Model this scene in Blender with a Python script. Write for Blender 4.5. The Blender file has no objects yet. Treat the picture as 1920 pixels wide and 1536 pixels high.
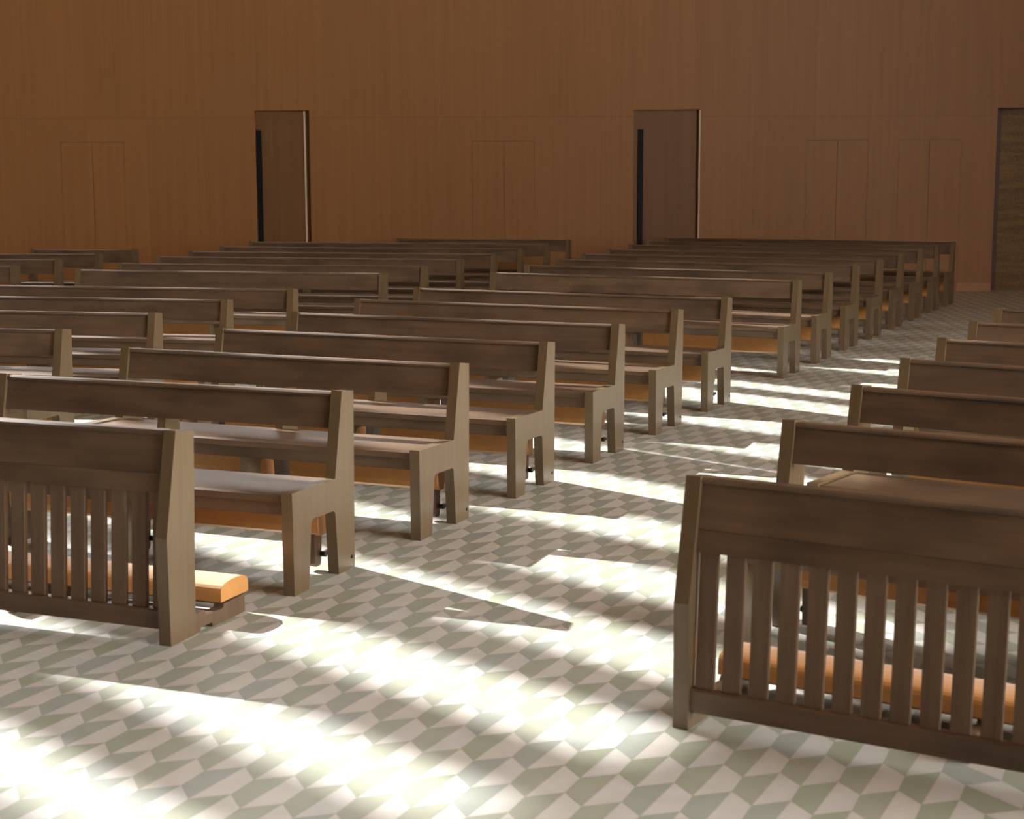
import bpy, bmesh, math, random
from mathutils import Vector, Matrix
random.seed(7)
sc = bpy.context.scene
col = sc.collection

# ------------------------------------------------------------------ materials
def new_mat(name):
    m = bpy.data.materials.new(name); m.use_nodes = True
    nt = m.node_tree; b = nt.nodes['Principled BSDF']
    return m, nt, b

def grain_mat(name, c0, c1, scale, rough=.42, spec=.4, bump=.04, knots=False, var=.12, coat=0.0):
    """wood: stretched noise along the grain, small change of tone from piece to piece"""
    m, nt, b = new_mat(name); N = nt.nodes; L = nt.links
    tc = N.new('ShaderNodeTexCoord'); oi = N.new('ShaderNodeObjectInfo')
    add = N.new('ShaderNodeVectorMath'); add.operation = 'ADD'
    mul = N.new('ShaderNodeVectorMath'); mul.operation = 'SCALE'; mul.inputs[3].default_value = 37.0
    comb = N.new('ShaderNodeCombineXYZ')
    for i in range(3): L.new(oi.outputs['Random'], comb.inputs[i])
    L.new(comb.outputs[0], mul.inputs[0])
    L.new(tc.outputs['Object'], add.inputs[0]); L.new(mul.outputs[0], add.inputs[1])
    mp = N.new('ShaderNodeMapping'); mp.inputs['Scale'].default_value = scale
    L.new(add.outputs[0], mp.inputs['Vector'])
    n1 = N.new('ShaderNodeTexNoise'); n1.inputs['Scale'].default_value = 1.0
    n1.inputs['Detail'].default_value = 6; n1.inputs['Roughness'].default_value = .65
    L.new(mp.outputs[0], n1.inputs['Vector'])
    ramp = N.new('ShaderNodeValToRGB')
    ramp.color_ramp.elements[0].position = .3; ramp.color_ramp.elements[0].color = (*c0, 1)
    ramp.color_ramp.elements[1].position = .72; ramp.color_ramp.elements[1].color = (*c1, 1)
    L.new(n1.outputs['Fac'], ramp.inputs['Fac'])
    out = ramp.outputs['Color']
    if knots:
        mp2 = N.new('ShaderNodeMapping'); mp2.inputs['Scale'].default_value = (1.6, 4, 4)
        L.new(add.outputs[0], mp2.inputs['Vector'])
        n2 = N.new('ShaderNodeTexNoise'); n2.inputs['Scale'].default_value = 1.7; n2.inputs['Detail'].default_value = 3
        L.new(mp2.outputs[0], n2.inputs['Vector'])
        r2 = N.new('ShaderNodeValToRGB')
        r2.color_ramp.elements[0].position = .3; r2.color_ramp.elements[0].color = (.62, .64, .68, 1)
        r2.color_ramp.elements[1].position = .55; r2.color_ramp.elements[1].color = (1, 1, 1, 1)
        L.new(n2.outputs['Fac'], r2.inputs['Fac'])
        mx = N.new('ShaderNodeMix'); mx.data_type = 'RGBA'; mx.blend_type = 'MULTIPLY'; mx.inputs[0].default_value = 1
        L.new(out, mx.inputs[6]); L.new(r2.outputs['Color'], mx.inputs[7]); out = mx.outputs[2]
    hsv = N.new('ShaderNodeHueSaturation')
    mr = N.new('ShaderNodeMapRange'); mr.inputs[3].default_value = 1 - var; mr.inputs[4].default_value = 1 + var
    L.new(oi.outputs['Random'], mr.inputs[0]); L.new(mr.outputs[0], hsv.inputs['Value'])
    L.new(out, hsv.inputs['Color']); L.new(hsv.outputs[0], b.inputs['Base Color'])
    b.inputs['Roughness'].default_value = rough
    b.inputs['Specular IOR Level'].default_value = spec
    b.inputs['Coat Weight'].default_value = coat; b.inputs['Coat Roughness'].default_value = .25
    if bump:
        bp = N.new('ShaderNodeBump'); bp.inputs['Strength'].default_value = bump; bp.inputs['Distance'].default_value = .01
        L.new(n1.outputs['Fac'], bp.inputs['Height']); L.new(bp.outputs[0], b.inputs['Normal'])
    return m

def plain_mat(name, c, rough=.5, spec=.4, noise=0.0, nscale=40, metal=0):
    m, nt, b = new_mat(name); N = nt.nodes; L = nt.links
    b.inputs['Roughness'].default_value = rough; b.inputs['Specular IOR Level'].default_value = spec
    b.inputs['Metallic'].default_value = metal
    tc = N.new('ShaderNodeTexCoord'); n = N.new('ShaderNodeTexNoise'); n.inputs['Scale'].default_value = nscale
    n.inputs['Detail'].default_value = 4
    L.new(tc.outputs['Object'], n.inputs['Vector'])
    r = N.new('ShaderNodeValToRGB')
    k = noise
    r.color_ramp.elements[0].position = .3; r.color_ramp.elements[0].color = (c[0]*(1-k), c[1]*(1-k), c[2]*(1-k), 1)
    r.color_ramp.elements[1].position = .7; r.color_ramp.elements[1].color = (min(1, c[0]*(1+k)), min(1, c[1]*(1+k)), min(1, c[2]*(1+k)), 1)
    L.new(n.outputs['Fac'], r.inputs['Fac']); L.new(r.outputs['Color'], b.inputs['Base Color'])
    return m

W0, W1 = (.118, .074, .044), (.178, .113, .069)
MAT = {}
MAT['board'] = grain_mat('stained_board', W0, W1, (1.2, 26, 26), rough=.36, spec=.5, knots=True)
MAT['panel'] = grain_mat('stained_end_panel', (.136, .090, .046), (.174, .117, .060), (30, 30, 1.6), rough=.38, spec=.6, var=.06, coat=.35)
MAT['slat'] = grain_mat('stained_slat', W0, W1, (28, 28, 1.4), rough=.45, spec=.4, var=.08)
MAT['orange'] = plain_mat('orange_leather', (.62, .285, .080), rough=.5, spec=.45, noise=.06, nscale=25)
_b = MAT['orange'].node_tree.nodes['Principled BSDF']; _b.inputs['Sheen Weight'].default_value = .5; _b.inputs['Sheen Roughness'].default_value = .4
MAT['iron'] = plain_mat('dark_metal', (.015, .013, .012), rough=.4, spec=.5, noise=.1)
MAT['black'] = plain_mat('black_metal', (.006, .008, .010), rough=.6, spec=.2, noise=.1)
MAT['cream'] = plain_mat('pale_edge', (.66, .56, .40), rough=.5, noise=.04)
MAT['timber'] = plain_mat('dark_timber_lining', (.13, .075, .040), rough=.6, spec=.2, noise=.08, nscale=1.5)
MAT['darkwood'] = plain_mat('dark_red_wood', (.085, .028, .012), rough=.5, noise=.1, nscale=8)  # shade of the gap at the third door, put into the colour
MAT['base'] = plain_mat('baseboard_wood', (.40, .20, .075), rough=.5, noise=.06, nscale=6)
MAT['plaster'] = plain_mat('warm_plaster', (.42, .30, .21), rough=.85, spec=.2, noise=.03, nscale=2)
MAT['ceil'] = plain_mat('timber_ceiling', (.38, .23, .13), rough=.7, spec=.2, noise=.05, nscale=2)

def wall_mat(name, tint=(1, 1, 1), groove=True):
    """vertical grain veneer in panels 1.22 m wide with hairline joints"""
    m, nt, b = new_mat(name); N = nt.nodes; L = nt.links
    geo = N.new('ShaderNodeNewGeometry')
    mp = N.new('ShaderNodeMapping'); mp.inputs['Scale'].default_value = (16, 16, .40)
    L.new(geo.outputs['Position'], mp.inputs['Vector'])
    n1 = N.new('ShaderNodeTexNoise'); n1.inputs['Scale'].default_value = 1; n1.inputs['Detail'].default_value = 7
    n1.inputs['Roughness'].default_value = .6
    L.new(mp.outputs[0], n1.inputs['Vector'])
    r = N.new('ShaderNodeValToRGB')
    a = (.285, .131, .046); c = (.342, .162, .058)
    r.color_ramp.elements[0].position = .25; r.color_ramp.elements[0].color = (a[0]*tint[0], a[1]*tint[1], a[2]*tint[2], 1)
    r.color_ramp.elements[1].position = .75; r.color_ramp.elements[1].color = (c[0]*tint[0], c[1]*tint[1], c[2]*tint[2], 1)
    L.new(n1.outputs['Fac'], r.inputs['Fac'])
    sep = N.new('ShaderNodeSeparateXYZ'); L.new(geo.outputs['Position'], sep.inputs[0])
    def math_(op, a_, b_=None):
        n = N.new('ShaderNodeMath'); n.operation = op
        for i, v in enumerate((a_, b_)):
            if v is None: continue
            if isinstance(v, (int, float)): n.inputs[i].default_value = v
            else: L.new(v, n.inputs[i])
        return n.outputs[0]
    px = math_('DIVIDE', sep.outputs[0], .92)
    ix = math_('FLOOR', px)
    up = math_('GREATER_THAN', sep.outputs[2], 2.66)
    cv = N.new('ShaderNodeCombineXYZ'); L.new(ix, cv.inputs[0]); L.new(up, cv.inputs[1])
    wn = N.new('ShaderNodeTexWhiteNoise'); wn.noise_dimensions = '3D'; L.new(cv.outputs[0], wn.inputs['Vector'])
    mr = N.new('ShaderNodeMapRange'); mr.inputs[3].default_value = .97; mr.inputs[4].default_value = 1.025
    L.new(wn.outputs['Value'], mr.inputs[0])
    val = mr.outputs[0]
    if groove:
        fx = math_('FRACT', px)
        e = math_('LESS_THAN', fx, .004)
        dz = math_('ABSOLUTE', math_('SUBTRACT', sep.outputs[2], 2.66))
        h = math_('LESS_THAN', dz, .004)
        g = math_('MAXIMUM', e, h)
        dark = math_('SUBTRACT', 1.0, math_('MULTIPLY', g, .2))
        val = math_('MULTIPLY', val, dark)
    hs = N.new('ShaderNodeHueSaturation'); L.new(r.outputs['Color'], hs.inputs['Color']); L.new(val, hs.inputs['Value'])
    L.new(hs.outputs[0], b.inputs['Base Color'])
    b.inputs['Roughness'].default_value = .5; b.inputs['Specular IOR Level'].default_value = .3
    return m
MAT['wall'] = wall_mat('wood_veneer_wall')
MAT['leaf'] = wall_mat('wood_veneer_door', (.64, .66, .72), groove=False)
MAT['flush'] = wall_mat('wood_veneer_flush', (1.0, .99, .97), groove=False)

def carved_mat():
    m, nt, b = new_mat('carved_bronze_door'); N = nt.nodes; L = nt.links
    geo = N.new('ShaderNodeNewGeometry')
    mp = N.new('ShaderNodeMapping'); mp.inputs['Scale'].default_value = (34, 34, 34)
    L.new(geo.outputs['Position'], mp.inputs['Vector'])
    n = N.new('ShaderNodeTexNoise'); n.inputs['Scale'].default_value = 1.0; n.inputs['Detail'].default_value = 2
    L.new(mp.outputs[0], n.inputs['Vector'])
    mp2 = N.new('ShaderNodeMapping'); mp2.inputs['Scale'].default_value = (1.5, 1.5, 14)
    L.new(geo.outputs['Position'], mp2.inputs['Vector'])
    w = N.new('ShaderNodeTexNoise'); w.inputs['Scale'].default_value = 1.0; w.inputs['Detail'].default_value = 1
    L.new(mp2.outputs[0], w.inputs['Vector'])
    mu = N.new('ShaderNodeMath'); mu.operation = 'MULTIPLY'
    L.new(n.outputs['Fac'], mu.inputs[0]); L.new(w.outputs['Fac'], mu.inputs[1])
    r = N.new('ShaderNodeValToRGB')
    r.color_ramp.elements[0].position = .18; r.color_ramp.elements[0].color = (.230, .125, .030, 1)
    r.color_ramp.elements[1].position = .34; r.color_ramp.elements[1].color = (.140, .068, .018, 1)
    L.new(mu.outputs[0], r.inputs['Fac']); L.new(r.outputs['Color'], b.inputs['Base Color'])
    bp = N.new('ShaderNodeBump'); bp.inputs['Strength'].default_value = .25; bp.inputs['Distance'].default_value = .01
    L.new(mu.outputs[0], bp.inputs['Height']); L.new(bp.outputs[0], b.inputs['Normal'])
    b.inputs['Roughness'].default_value = .6
    return m
MAT['carved'] = carved_mat()

def tile_mat(name, c, rough=.42):
    m, nt, b = new_mat(name); N = nt.nodes; L = nt.links
    geo = N.new('ShaderNodeNewGeometry')
    n = N.new('ShaderNodeTexNoise'); n.inputs['Scale'].default_value = 9; n.inputs['Detail'].default_value = 5
    L.new(geo.outputs['Position'], n.inputs['Vector'])
    r = N.new('ShaderNodeValToRGB'); k = .05
    r.color_ramp.elements[0].position = .3; r.color_ramp.elements[0].color = (c[0]*(1-k), c[1]*(1-k), c[2]*(1-k), 1)
    r.color_ramp.elements[1].position = .7; r.color_ramp.elements[1].color = (c[0]*(1+k), c[1]*(1+k), c[2]*(1+k), 1)
    L.new(n.outputs['Fac'], r.inputs['Fac']); L.new(r.outputs['Color'], b.inputs['Base Color'])
    b.inputs['Roughness'].default_value = rough; b.inputs['Specular IOR Level'].default_value = .35
    return m
TL = [tile_mat('pale_tile', (.600, .590, .540)), tile_mat('pale_grey_tile', (.585, .580, .545)), tile_mat('pale_pink_tile', (.605, .585, .538))]
TD = [tile_mat('sage_tile', (.375, .392, .315)), tile_mat('sage_grey_tile', (.360, .388, .345)), tile_mat('moss_tile', (.350, .378, .290))]
TG = tile_mat('grout', (.46, .44, .39), .8)

# ------------------------------------------------------------------ mesh helpers
def link(name, bm, mats, parent=None, smooth=False, bevel=0, seg=2, doubles=True):
    if bevel:
        es = [e for e in bm.edges if len(e.link_faces) == 2 and e.calc_face_angle(0) > .35]
        bmesh.ops.bevel(bm, geom=es, offset=bevel, segments=seg, profile=.5, affect='EDGES', clamp_overlap=True)
    bmesh.ops.recalc_face_normals(bm, faces=bm.faces)
    me = bpy.data.meshes.new(name); bm.to_mesh(me); bm.free()
    for m in (mats if isinstance(mats, (list, tuple)) else [mats]): me.materials.append(m)
    if smooth:
        for p in me.polygons: p.use_smooth = True
    o = bpy.data.objects.new(name, me); col.objects.link(o)
    if parent: o.parent = parent
    return o

def box(bm, x0, x1, y0, y1, z0, z1):
    v = [bm.verts.new(p) for p in ((x0,y0,z0),(x1,y0,z0),(x1,y1,z0),(x0,y1,z0),(x0,y0,z1),(x1,y0,z1),(x1,y1,z1),(x0,y1,z1))]
    for f in ((3,2,1,0),(4,5,6,7),(0,1,5,4),(1,2,6,5),(2,3,7,6),(3,0,4,7)): bm.faces.new([v[i] for i in f])

def prism_x(bm, prof, x0, x1):
    """prof: list of (f, z), f measured towards the front (-y); extruded along x"""
    a = [bm.verts.new((x0, -f, z)) for f, z in prof]; b = [bm.verts.new((x1, -f, z)) for f, z in prof]
    n = len(prof)
    bm.faces.new(a); bm.faces.new(b[::-1])
    for i in range(n): bm.faces.new([a[i], b[i], b[(i+1) % n], a[(i+1) % n]])

def tag(o, label, cat, group=None):
    o['label'] = label; o['category'] = cat
    if group: o['group'] = group
def struct(o): o['kind'] = 'structure'; return o
def empty(name, loc, rz):
    o = bpy.data.objects.new(name, None); col.objects.link(o); o.location = loc; o.rotation_euler = (0, 0, rz)
    o.empty_display_size = .2
    return o

# ------------------------------------------------------------------ pew pieces
TH = .055                                  # end panel thickness
PEW_PROF = [(0,0), (-.016,.851), (.104,.866), (.187,.462), (.603,.470), (.598,0), (.462,0), (.428,.300), (.410,.317), (.206,.313), (.192,.300), (.166,0)]
MID_PROF = [(.004,0), (-.006,.69), (.118,.69), (.168,.412), (.530,.412), (.528,0), (.430,0), (.400,.300), (.385,.317), (.206,.313), (.192,.300), (.166,0)]
SCR_PROF = [(.012,0), (-.020,.846), (.108,.864), (.194,.44), (.190,0)]

def mesh_of(prof, th, bevel=.006):
    bm = bmesh.new(); prism_x(bm, prof, -th/2, th/2)
    return bm

_cache = {}
def shared(name, key, maker, parent, loc=(0,0,0)):
    """first call builds the mesh, later calls copy the object with its mesh"""
    if key not in _cache:
        o = maker(name, parent); _cache[key] = o
    else:
        o = _cache[key].copy(); col.objects.link(o); o.parent = parent; o.name = name
    o.location = loc
    return o

def mk_panel(name, parent): return link(name, mesh_of(PEW_PROF, TH), MAT['panel'], parent, bevel=.006)
def mk_mid(name, parent): return link(name, mesh_of(MID_PROF, .045), MAT['panel'], parent, bevel=.004)
def mk_scr(name, parent): return link(name, mesh_of(SCR_PROF, TH), MAT['panel'], parent, bevel=.006)
def mk_bolt(name, parent):
    bm = bmesh.new()
    bmesh.ops.create_cone(bm, cap_ends=True, segments=14, radius1=.009, radius2=.009, depth=.006, matrix=Matrix.Rotation(math.pi/2, 4, 'Y'))
    return link(name, bm, MAT['iron'], parent)
def mk_bracket(name, parent):
    bm = bmesh.new()
    prism_x(bm, [(.085,.25), (.165,.25), (.158,.035), (.150,.022), (.108,.022), (.100,.035)], -.022, .022)
    return link(name, bm, MAT['slat'], parent, bevel=.004)
def mk_hinge(name, parent):
    bm = bmesh.new()
    bmesh.ops.create_cone(bm, cap_ends=True, segments=12, radius1=.014, radius2=.014, depth=.03, matrix=Matrix.Translation((0, -.10, .075)) @ Matrix.Rotation(math.pi/2, 4, 'Y'))
    box(bm, -.012, .012, -.10, -.045, .066, .084)
    return link(name, bm, MAT['iron'], parent)

def cushion(bm, x0, x1, prof):
    prism_x(bm, prof, x0, x1)

def post_front(z):                        # front edge of the sloping post
    return .104 + (.866 - z) / (.866 - .462) * (.187 - .104)

def make_pew(L, hide_left=False):
    """local frame: +x along the pew, -y is its front, origin on the floor under the rear line, mid length"""
    root = empty('pew', (0,0,0), 0)
    h = L/2; xi = h - TH
    for s in (-1, 1):
        p = shared('end_panel', 'panel', mk_panel, root, (s*(h - TH/2), 0, 0))
        shared('bolt', 'bolt', mk_bolt, p, (s*(TH/2 + .001), -.030, .055))
    # top rail of the backrest, leaning with the posts
    f0, f1 = post_front(.848) - .016, post_front(.688) - .016
    bm = bmesh.new(); prism_x(bm, [(f0, .836), (f1, .688), (f1-.036, .684), (f0-.036, .836)], -xi, xi)
    rail = link('backrest', bm, MAT['board'], root, bevel=.005)
    bm = bmesh.new(); prism_x(bm, [(f0+.010, .838), (f0+.010, .848), (f0+.002, .856), (f0-.038, .856), (f0-.046, .848), (f0-.046, .838)], -xi, xi)
    link('top_cap', bm, MAT['board'], rail, bevel=.003)
    # seat and the two stepped boards under its front edge
    bm = bmesh.new(); prism_x(bm, [(.140,.428), (.140,.452), (.575,.460), (.588,.452), (.588,.424), (.578,.418), (.150,.416)], -xi, xi)
    link('seat', bm, MAT['board'], root, bevel=.004)
    bm = bmesh.new(); prism_x(bm, [(.572,.420), (.572,.366), (.566,.360), (.535,.360), (.535,.420)], -xi, xi)
    link('apron', bm, MAT['board'], root, bevel=.003)
    bm = bmesh.new(); prism_x(bm, [(.165,.418), (.165,.345), (.135,.345), (.135,.418)], -xi, xi)
    link('rear_apron', bm, MAT['board'], root, bevel=.003)
    shared('center_support', 'mid', mk_mid, root, (0, 0, 0))
    # kneeler folded up between the rear legs: padded board on brackets
    kx = xi - .045; c0 = .075
    for a0, a1 in ((-kx, -c0), (c0, kx)):
        bm = bmesh.new()
        prism_x(bm, [(.100,.178), (.150,.174), (.176,.190), (.184,.220), (.186,.335), (.170,.343), (.100,.343)], a0, a1)
        k = link('kneeler_pad', bm, MAT['orange'], root, bevel=.010, seg=3)
        bm = bmesh.new(); prism_x(bm, [(.072,.200), (.098,.200), (.098,.342), (.072,.342)], a0+.01, a1-.01)
        link('backing_board', bm, MAT['slat'], k, bevel=.003)
    for x, sd_ in ((-kx+.05, -1), (-c0-.05, 1), (c0+.05, -1), (kx-.05, 1)):
        b_ = shared('kneeler_bracket', 'bracket', mk_bracket, root, (x, 0, 0))
        shared('hinge', 'hinge', mk_hinge, b_, (.034*sd_, 0, 0))
    return root

def make_screen(L, pitch, width, first):
    """slatted front screen with its kneeler let down behind it"""
    root = empty('pew_screen', (0,0,0), 0)
    h = L/2; xi = h - TH
    for s in (-1, 1): shared('end_panel', 'screen', mk_scr, root, (s*(h - TH/2), 0, 0))
    def pf(z): return .108 + (.864 - z) / (.864 - .44) * (.194 - .108) - .018 if z > .44 else .176
    bm = bmesh.new(); prism_x(bm, [(pf(.845), .845), (pf(.688), .688), (pf(.688)-.040, .688), (pf(.845)-.040, .845)], -xi, xi)
    rail = link('top_rail', bm, MAT['board'], root, bevel=.004)
    bm = bmesh.new(); prism_x(bm, [(pf(.845)+.008, .842), (pf(.845)+.008, .853), (pf(.845), .860), (pf(.845)-.042, .860), (pf(.845)-.048, .852), (pf(.845)-.048, .842)], -xi, xi)
    link('top_cap', bm, MAT['board'], rail, bevel=.003)
    bm = bmesh.new(); prism_x(bm, [(pf(.687)-.0015, .687), (pf(.612)-.0015, .612), (pf(.612)-.040, .612), (pf(.687)-.040, .687)], -xi, xi)
    link('lower_rail', bm, MAT['board'], root, bevel=.003)
    bm = bmesh.new(); prism_x(bm, [(.176,.062), (.176,.136), (.170,.142), (.135,.142), (.135,.062)], -xi, xi)
    link('bottom_rail', bm, MAT['board'], root, bevel=.003)
    x = -h + first
    proto = None
    while x < h - first*.5:
        x1 = min(x + width, xi)
        if proto is None:
            bm = bmesh.new()
            prism_x(bm, [(.132, .618), (.160, .138), (.138, .138), (.110, .618)], 0, width)
            proto = link('slat', bm, MAT['slat'], root, bevel=.003); proto.location = (x, 0, 0)
        elif x1 - x > width*.6:
            o = proto.copy(); col.objects.link(o); o.parent = root; o.location = (x, 0, 0)
        x += pitch
    # kneeler: padded plank on feet behind the screen
    bm = bmesh.new()
    prism_x(bm, [(-.186,.086), (-.186,.130), (-.190,.144), (-.200,.154), (-.216,.161), (-.240,.166), (-.275,.169), (-.320,.169), (-.350,.166), (-.375,.160), (-.392,.151), (-.401,.140), (-.404,.128), (-.404,.086)], -h, h)
    link('kneeler_pad', bm, MAT['orange'], root, bevel=.009, seg=4)
    bm = bmesh.new(); prism_x(bm, [(-.205,.074), (-.205,.0865), (-.385,.0865), (-.385,.074)], -h+.04, h-.04)
    link('kneeler_board', bm, MAT['slat'], root, bevel=.003)
    foot = None
    for s in (-1, 0, 1):
        if foot is None:
            bm = bmesh.new()
            prism_x(bm, [(.02,.086), (.02,.004), (-.022,.004), (-.030,.020), (-.112,.020), (-.120,.0), (-.374,.0), (-.374,.080), (-.21,.076), (-.20,.060), (-.075,.060), (-.06,.086)], -.0235, .0235)
            foot = link('kneeler_foot', bm, MAT['slat'], root, bevel=.004); o = foot
        else:
            o = foot.copy(); col.objects.link(o); o.parent = root
        o.location = (s*(h - .0245), 0, 0)
    return root

# ------------------------------------------------------------------ pews on their places
# (x, y of the aisle-side rear corner, angle, length)
ROW = {
 ('C',1):(-.758,7.629,-.368,1.96), ('C',2):(-.238,8.715,-.400,2.18), ('C',3):(.256,9.782,-.405,2.34), ('C',4):(.758,10.901,-.405,2.525),
 ('C',5):(1.267,12.018,-.415,2.715), ('C',6):(1.778,13.12,-.432,2.852), ('C',7):(2.70,15.151,-.428,3.149), ('C',8):(3.206,16.251,-.434,3.331),
 ('C',9):(3.714,17.38,-.434,3.492), ('C',10):(4.216,18.493,-.422,3.641), ('C',11):(4.711,19.574,-.414,3.776), ('C',12):(5.217,20.663,-.43,3.94),
 ('C',13):(5.708,21.736,-.417,4.098), ('C',14):(6.191,22.77,-.41,4.224),
 ('L',3):(-2.901,10.649,-.223,2.676), ('L',4):(-2.559,11.857,-.224,2.862), ('L',5):(-2.244,13.064,-.224,3.048), ('L',6):(-1.869,14.2,-.224,3.234),
 ('L',7):(-1.246,16.363,-.222,3.366), ('L',8):(-.893,17.493,-.222,3.566), ('L',9):(-.551,18.813,-.224,3.784), ('L',10):(-.177,19.965,-.222,4.004),
 ('L',11):(.158,21.173,-.223,4.168), ('L',12):(.525,22.551,-.224,4.379), ('L',13):(.868,23.784,-.223,2.628),
 ('F',8):(-5.355,17.742,-.112,3.0), ('F',9):(-5.244,19.044,-.112,3.0), ('F',10):(-5.071,20.227,-.112,3.0), ('F',11):(-4.875,21.316,-.112,1.434),
 ('R',2):(1.17,6.716,-.56,2.5), ('R',3):(1.68,7.793,-.59,2.6), ('R',4):(2.171,8.898,-.556,2.6), ('R',5):(2.646,9.948,-.558,2.6),
 ('R',6):(3.147,11.051,-.553,2.6), ('R',7):(3.623,12.086,-.552,2.6)}
ORD = ['', 'first', 'second', 'third', 'fourth', 'fifth', 'sixth', 'seventh', 'eighth', 'ninth', 'tenth', 'eleventh', 'twelfth', 'thirteenth', 'fourteenth']
def pew_label(b, i):
    if b == 'C':
        return {1:'brown wooden pew directly behind the left slatted screen, nearest of the middle block',
                6:'brown sunlit pew of the middle block, last row before the wide gap',
                7:'grey brown pew of the middle block, first row beyond the wide gap',
                14:'dark pew of the middle block, rearmost row, beside the second door'}.get(i) or (
               f'brown wooden pew of the middle block, {ORD[i]} row behind the left screen' if i < 6 else
               f'dark wooden pew of the middle block, {ORD[i-6]} row beyond the wide gap')
    if b == 'L':
        return {3:'reddish pew at left edge, nearest of the left block, pale sunlit end panel',
                4:'reddish pew at left, second nearest of the left block, cut off by frame',
                5:'reddish pew at left, third nearest of the left block, cut off by frame',
                6:'long reddish pew of the left block, last row before the cross aisle',
                7:'long grey brown pew of the left block, first row beyond the cross aisle',
                13:'short dark pew against the back wall between the two doors'}.get(i) or f'long dark pew of the left block, {ORD[i-6]} row beyond the cross aisle'
    if b == 'F':
        return {8:'dark pew end at far left edge, nearest of the far left block',
                9:'dark pew of the far left block, second nearest row, cut off by frame',
                10:'dark pew of the far left block, third row, before the short one',
                11:'short dark pew at far left, rearmost of its block before the wall'}[i]
    return {2:'brown pew right behind the right slatted screen, seat top showing at left end',
            3:'brown pew of the right block, second row behind the right slatted screen',
            4:'brown pew of the right block, third row behind the right slatted screen',
            5:'brown pew of the right block, fourth row behind the right slatted screen',
            6:'brown pew of the right block, fifth row behind the right slatted screen',
            7:'brown pew at right edge, farthest of the right block, left post showing'}[i]
GROUP = {'C':'pews of the middle block', 'L':'pews of the left block', 'F':'pews of the far left block', 'R':'pews of the right block'}
for (b, i), (x, y, a, L) in ROW.items():
    p = make_pew(L)
    s = 1 if b == 'R' else -1
    p.location = (x + s*L/2*math.cos(a), y + s*L/2*math.sin(a), 0); p.rotation_euler = (0, 0, a)
    tag(p, pew_label(b, i), 'pew', GROUP[b])
def place_screen(x, y, a, L, s, label, pitch, width, first):
    p = make_screen(L, pitch, width, first)
    p.location = (x + s*L/2*math.cos(a), y + s*L/2*math.sin(a), 0); p.rotation_euler = (0, 0, a)
    tag(p, label, 'screen', 'slatted screens in front of the pews')
place_screen(-1.297, 6.484, -.385, 1.855, -1, 'slatted wooden screen at left with orange kneeler end showing behind it', .1000, .066, .054)
place_screen(.644, 5.503, -.539, 1.90, 1, 'large slatted wooden screen in the right foreground, orange kneeler seen between its slats', .0965, .063, .068)

# ------------------------------------------------------------------ floor of split hexagon tiles
E0, E1, E2 = (.0505, .1203), (.1235, .0350), (.0450, -.1107)
CX, CY = .954, 4.940
T1 = (E1[0]+E2[0], E1[1]+E2[1]); T2 = (E2[0]-E0[0], E2[1]-E0[1])
HX = []                                    # V1..V6 about the centre
v = (0.0, 0.0); pts = [v]
for e in (E0, E1, E2, (-E0[0], -E0[1]), (-E1[0], -E1[1])):
    v = (v[0]+e[0], v[1]+e[1]); pts.append(v)
mx_ = sum(p[0] for p in pts)/6; my_ = sum(p[1] for p in pts)/6
HX = [(p[0]-mx_, p[1]-my_) for p in pts]
X0, X1, Y0, Y1 = -24.0, 13.0, -7.0, 25.0
bm = bmesh.new()
def quad(vs, mi):
    gx = sum(p[0] for p in vs)/4; gy = sum(p[1] for p in vs)/4
    k = .985
    f = bm.faces.new([bm.verts.new((gx+(p[0]-gx)*k, gy+(p[1]-gy)*k, 0)) for p in vs]); f.material_index = mi
det = T1[0]*T2[1]-T1[1]*T2[0]
for n1 in range(-130, 90):
    for n2 in range(-170, 90):
        cx = CX + n1*T1[0] + n2*T2[0]; cy = CY + n1*T1[1] + n2*T2[1]
        if cy < 1.0 or cy > Y1-.12 or abs(cx) > .34*cy + 4.0: continue
        V = [(cx+p[0], cy+p[1]) for p in HX]
        d = 3 + random.choice((0,0,1,1,2)); l = random.choice((0,0,1,1,2))
        if cx > 1.31 + max(0, (cy-6.5))*.47:
            quad((V[4],V[5],V[0],V[1]), d); quad((V[1],V[2],V[3],V[4]), l)
        else:
            quad((V[5],V[0],V[1],V[2]), d); quad((V[2],V[3],V[4],V[5]), l)
g = bm.faces.new([bm.verts.new(p) for p in ((X0,Y0,-.0008),(X1,Y0,-.0008),(X1,Y1+.45,-.0008),(X0,Y1+.45,-.0008))]); g.material_index = 6
me = bpy.data.meshes.new('floor'); 
for f in bm.faces:
    if f.normal.z < 0: f.normal_flip()
bm.normal_update()
for f in bm.faces:
    if f.normal.z < 0: f.normal_flip()
bm.to_mesh(me); bm.free()
for m in TL + TD + [TG]: me.materials.append(m)
fl = bpy.data.objects.new('floor', me); col.objects.link(fl); struct(fl)

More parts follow.
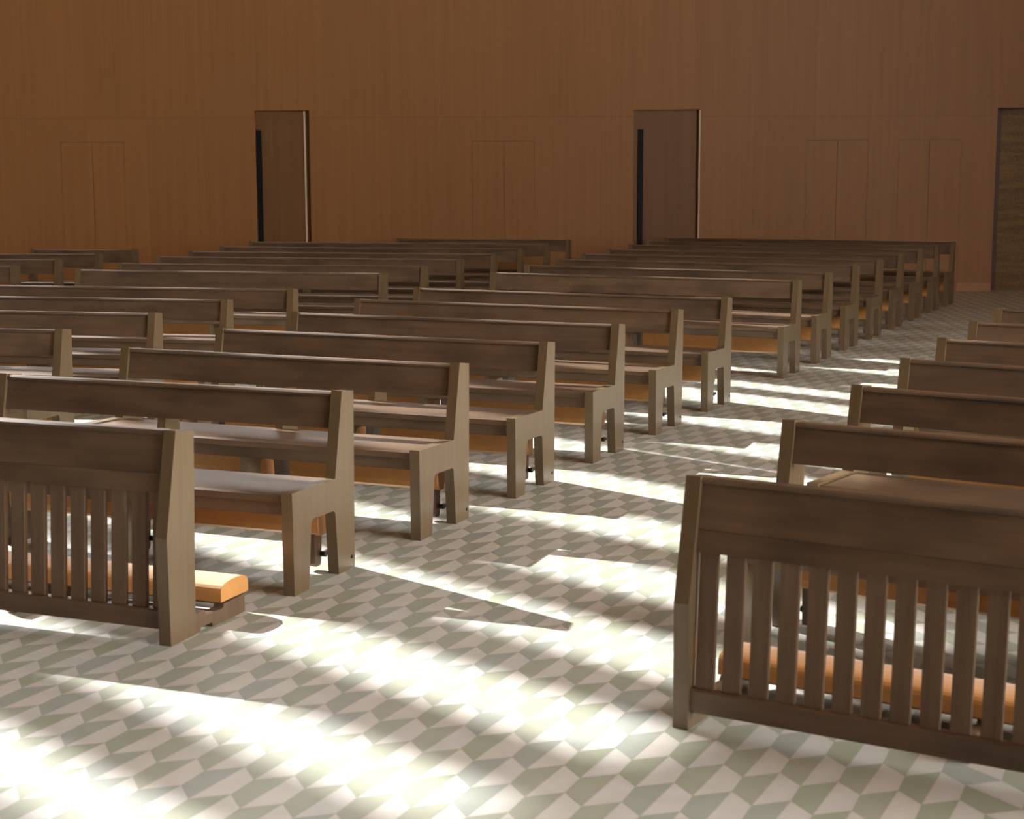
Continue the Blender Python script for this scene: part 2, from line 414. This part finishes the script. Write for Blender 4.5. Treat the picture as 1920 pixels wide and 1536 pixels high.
# ------------------------------------------------------------------ back wall with recessed doors
YW = 25.0; SILL = 7.5
def HEAD(x): return max(10.4, 19.3 - .597*(x + YW)/math.sqrt(2))
def wx(px): return (px-960)/3050*YW*1.0        # place along the wall read off a sight line
DOORS = [(-3.88, -3.06, 2.762), (1.855, 2.870, 2.762), (7.36, 8.60, 2.775)]
FLUSH = [(-6.84, -6.36, -5.88), (-.59, -.115, .35), (4.48, 4.95, 5.42), (5.88, 6.35, 6.83)]
FZ = 2.30
bm = bmesh.new()
cuts = sorted([(a, b, h) for a, b, h in DOORS] + [(a, c, FZ) for a, _, c in FLUSH])
x = X0
for a, b, h in cuts:
    box(bm, x, a, YW, YW+.45, 0, SILL)
    box(bm, a, b, YW, YW+.45, h, SILL)
    x = b
box(bm, x, X1, YW, YW+.45, 0, SILL)
box(bm, X0, X1, YW+.46, YW+.56, 0, SILL)  # unseen backing slab added to stop light leaking round the door leaves
wb = link('wall_back', bm, MAT['wall']); struct(wb)

def door(n, a, b, h, rec, mat, handle):
    bm = bmesh.new(); box(bm, a+.002, b-.002, YW+rec, YW+rec+.06, 0, h-.002)
    d = link(f'door_{n}', bm, mat); struct(d)
    if handle:
        bm = bmesh.new(); hx = handle
        box(bm, hx, hx+.075, YW+rec-.055, YW+rec-.03, .10, 2.47)
        for z in (.3, 1.25, 2.25): box(bm, hx+.02, hx+.055, YW+rec-.03, YW+rec+.002, z, z+.05)
        link('door_handle', bm, MAT['black'], d, bevel=.004)['label'] = 'tall black pull bar'
    return d
d1 = door(1, *DOORS[0], .08, MAT['leaf'], -3.88+.010)
bm = bmesh.new(); box(bm, -3.152, -3.127, YW+.055, YW+.081, 0, 2.758); link('edge_strip', bm, MAT['cream'], d1)['label'] = 'pale vertical edge strip'
d2 = door(2, *DOORS[1], .09, MAT['leaf'], 1.855+.075)
bm = bmesh.new(); box(bm, 2.848, 2.869, YW+.004, YW+.092, 0, 2.758); link('edge_strip', bm, MAT['cream'], d2)['label'] = 'pale vertical edge strip'
bm = bmesh.new(); box(bm, 1.857, 1.925, YW+.06, YW+.10, 0, 2.758); link('door_stile', bm, MAT['leaf'], d2, bevel=.002)
d3 = door(3, *DOORS[2], .32, MAT['carved'], None)
bm = bmesh.new(); box(bm, 7.362, 7.50, YW+.25, YW+.32, 0, 2.77); link('door_stile', bm, MAT['darkwood'], d3, bevel=.002)['label'] = 'dark red brown stile'  # dark strip stands in for shadow in the gap left of the leaf
n = 4
for a, m_, c in FLUSH:
    for q, (u0, u1) in enumerate(((a, m_), (m_, c))):
        bm = bmesh.new(); box(bm, u0+.0025, u1-.0025, YW+.001, YW+.05, .004, FZ-.004)
        struct(link(f'door_{n}', bm, MAT['flush'])); n += 1
# baseboard between the openings
bm = bmesh.new(); x = X0
for a, b, h in cuts:
    if a - x > .01: box(bm, x, a-.004, YW-.012, YW+.001, 0, .125)
    x = b
box(bm, x, X1, YW-.012, YW+.001, 0, .125)
struct(link('baseboard_back', bm, MAT['base']))

# clerestory over the wall: openings between upright fins
SLOTS = [(1.45,1.75),(2.25,2.55),(2.98,3.34),(3.73,4.15),(4.51,4.98),(5.36,5.83),(6.17,6.65),(6.95,7.45),(7.75,8.25),(8.60,9.10),(9.42,9.95),
         (10.35,11.0),(11.30,11.66),(12.0,12.45),(12.9,13.35),(13.72,13.98),(14.6,15.1),(15.4,15.9)]
R2 = math.sqrt(2)
def pier(bm, x0, x1):
    """upright board whose top follows the sloping ceiling"""
    n = max(1, int((x1-x0)/2)); 
    for i in range(n):
        u0 = x0+(x1-x0)*i/n; u1 = x0+(x1-x0)*(i+1)/n
        v = [bm.verts.new(p) for p in ((u0,YW,SILL),(u1,YW,SILL),(u1,YW+.06,SILL),(u0,YW+.06,SILL),(u0,YW,HEAD(u0)),(u1,YW,HEAD(u1)),(u1,YW+.06,HEAD(u1)),(u0,YW+.06,HEAD(u0)))]
        for f in ((3,2,1,0),(4,5,6,7),(0,1,5,4),(1,2,6,5),(2,3,7,6),(3,0,4,7)): bm.faces.new([v[j] for j in f])
bm = bmesh.new(); x = X0
for v0, v1 in SLOTS:
    a, b = v0*R2 - YW, v1*R2 - YW
    pier(bm, x, a); x = b
pier(bm, x, X1)
struct(link('window_1', bm, MAT['wall']))
# side walls and ceiling (all outside the picture)
YF = -7.0
bm = bmesh.new(); box(bm, X0-.3, X0, YF, YW+.45, 0, HEAD(X0)); struct(link('wall_left', bm, MAT['timber']))
bm = bmesh.new(); box(bm, X1, X1+.3, 5.5, YW+.45, 0, HEAD(X1)); box(bm, X1, X1+.3, YF, 5.5, 0, .3); struct(link('wall_right', bm, MAT['plaster']))
bm = bmesh.new(); kx = (19.3-10.4)/.597*math.sqrt(2) - YW
def front(bm, u0, u1, z0, top=None):
    h0, h1 = (top, top) if top else (HEAD(u0), HEAD(u1))
    v = [bm.verts.new(p) for p in ((u0,YF-.3,z0),(u1,YF-.3,z0),(u1,YF,z0),(u0,YF,z0),(u0,YF-.3,h0),(u1,YF-.3,h1),(u1,YF,h1),(u0,YF,h0))]
    for f in ((3,2,1,0),(4,5,6,7),(0,1,5,4),(1,2,6,5),(2,3,7,6),(3,0,4,7)): bm.faces.new([v[j] for j in f])
front(bm, X0-.3, kx, 0); front(bm, kx, X1+.3, 0)
struct(link('wall_front', bm, MAT['timber']))
# unseen side opening added on the right to bring in sky light: posts, transom
bm = bmesh.new()
for y in (-7.0, -3.0, 1.0, 5.4): box(bm, X1+.05, X1+.25, y, y+.10, .3, HEAD(X1))
box(bm, X1+.05, X1+.25, -7.0, 5.5, 4.6, 4.75)
struct(link('window_2', bm, MAT['ceil']))
bm = bmesh.new()
for u0, u1 in ((X0-.3, kx), (kx, X1+.3)):
    h0, h1 = (HEAD(u0), HEAD(u1))
    v = [bm.verts.new(p) for p in ((u0,YF-.3,h0),(u1,YF-.3,h1),(u1,YW+.45,h1),(u0,YW+.45,h0),(u0,YF-.3,h0+.3),(u1,YF-.3,h1+.3),(u1,YW+.45,h1+.3),(u0,YW+.45,h0+.3))]
    for f in ((3,2,1,0),(4,5,6,7),(0,1,5,4),(1,2,6,5),(2,3,7,6),(3,0,4,7)): bm.faces.new([v[j] for j in f])
struct(link('ceiling', bm, MAT['ceil']))

# ------------------------------------------------------------------ light
w = bpy.data.worlds.new('World'); sc.world = w; w.use_nodes = True
bg = w.node_tree.nodes['Background']; bg.inputs[0].default_value = (.97, .985, .975, 1); bg.inputs[1].default_value = 15.0
sd = bpy.data.lights.new('sun', 'SUN'); sd.energy = 16.5; sd.angle = math.radians(.40); sd.color = (1.0, .985, .97)
so = bpy.data.objects.new('sun', sd); col.objects.link(so)
d = Vector((math.cos(math.radians(-45)), math.sin(math.radians(-45)), -.597))
so.rotation_euler = d.to_track_quat('-Z', 'Y').to_euler(); so.location = (-10, 20, 20)

# ------------------------------------------------------------------ camera
cd = bpy.data.cameras.new('camera'); co = bpy.data.objects.new('camera', cd); col.objects.link(co)
cd.sensor_width = 36; cd.sensor_fit = 'HORIZONTAL'; cd.lens = 3050/1920*36
PIT, ROL = .14745, -.0027
co.matrix_world = Matrix.Translation((0, 0, 1.894)) @ Matrix.Rotation(math.pi/2 - PIT, 4, 'X') @ Matrix.Rotation(ROL, 4, 'Z')
cd.clip_end = 200
cd.dof.use_dof = True; cd.dof.focus_distance = 11.0; cd.dof.aperture_fstop = 4.5
sc.camera = co
vs = sc.view_settings; vs.view_transform = 'Standard'; vs.look = 'None'; vs.exposure = -.12; vs.gamma = 1
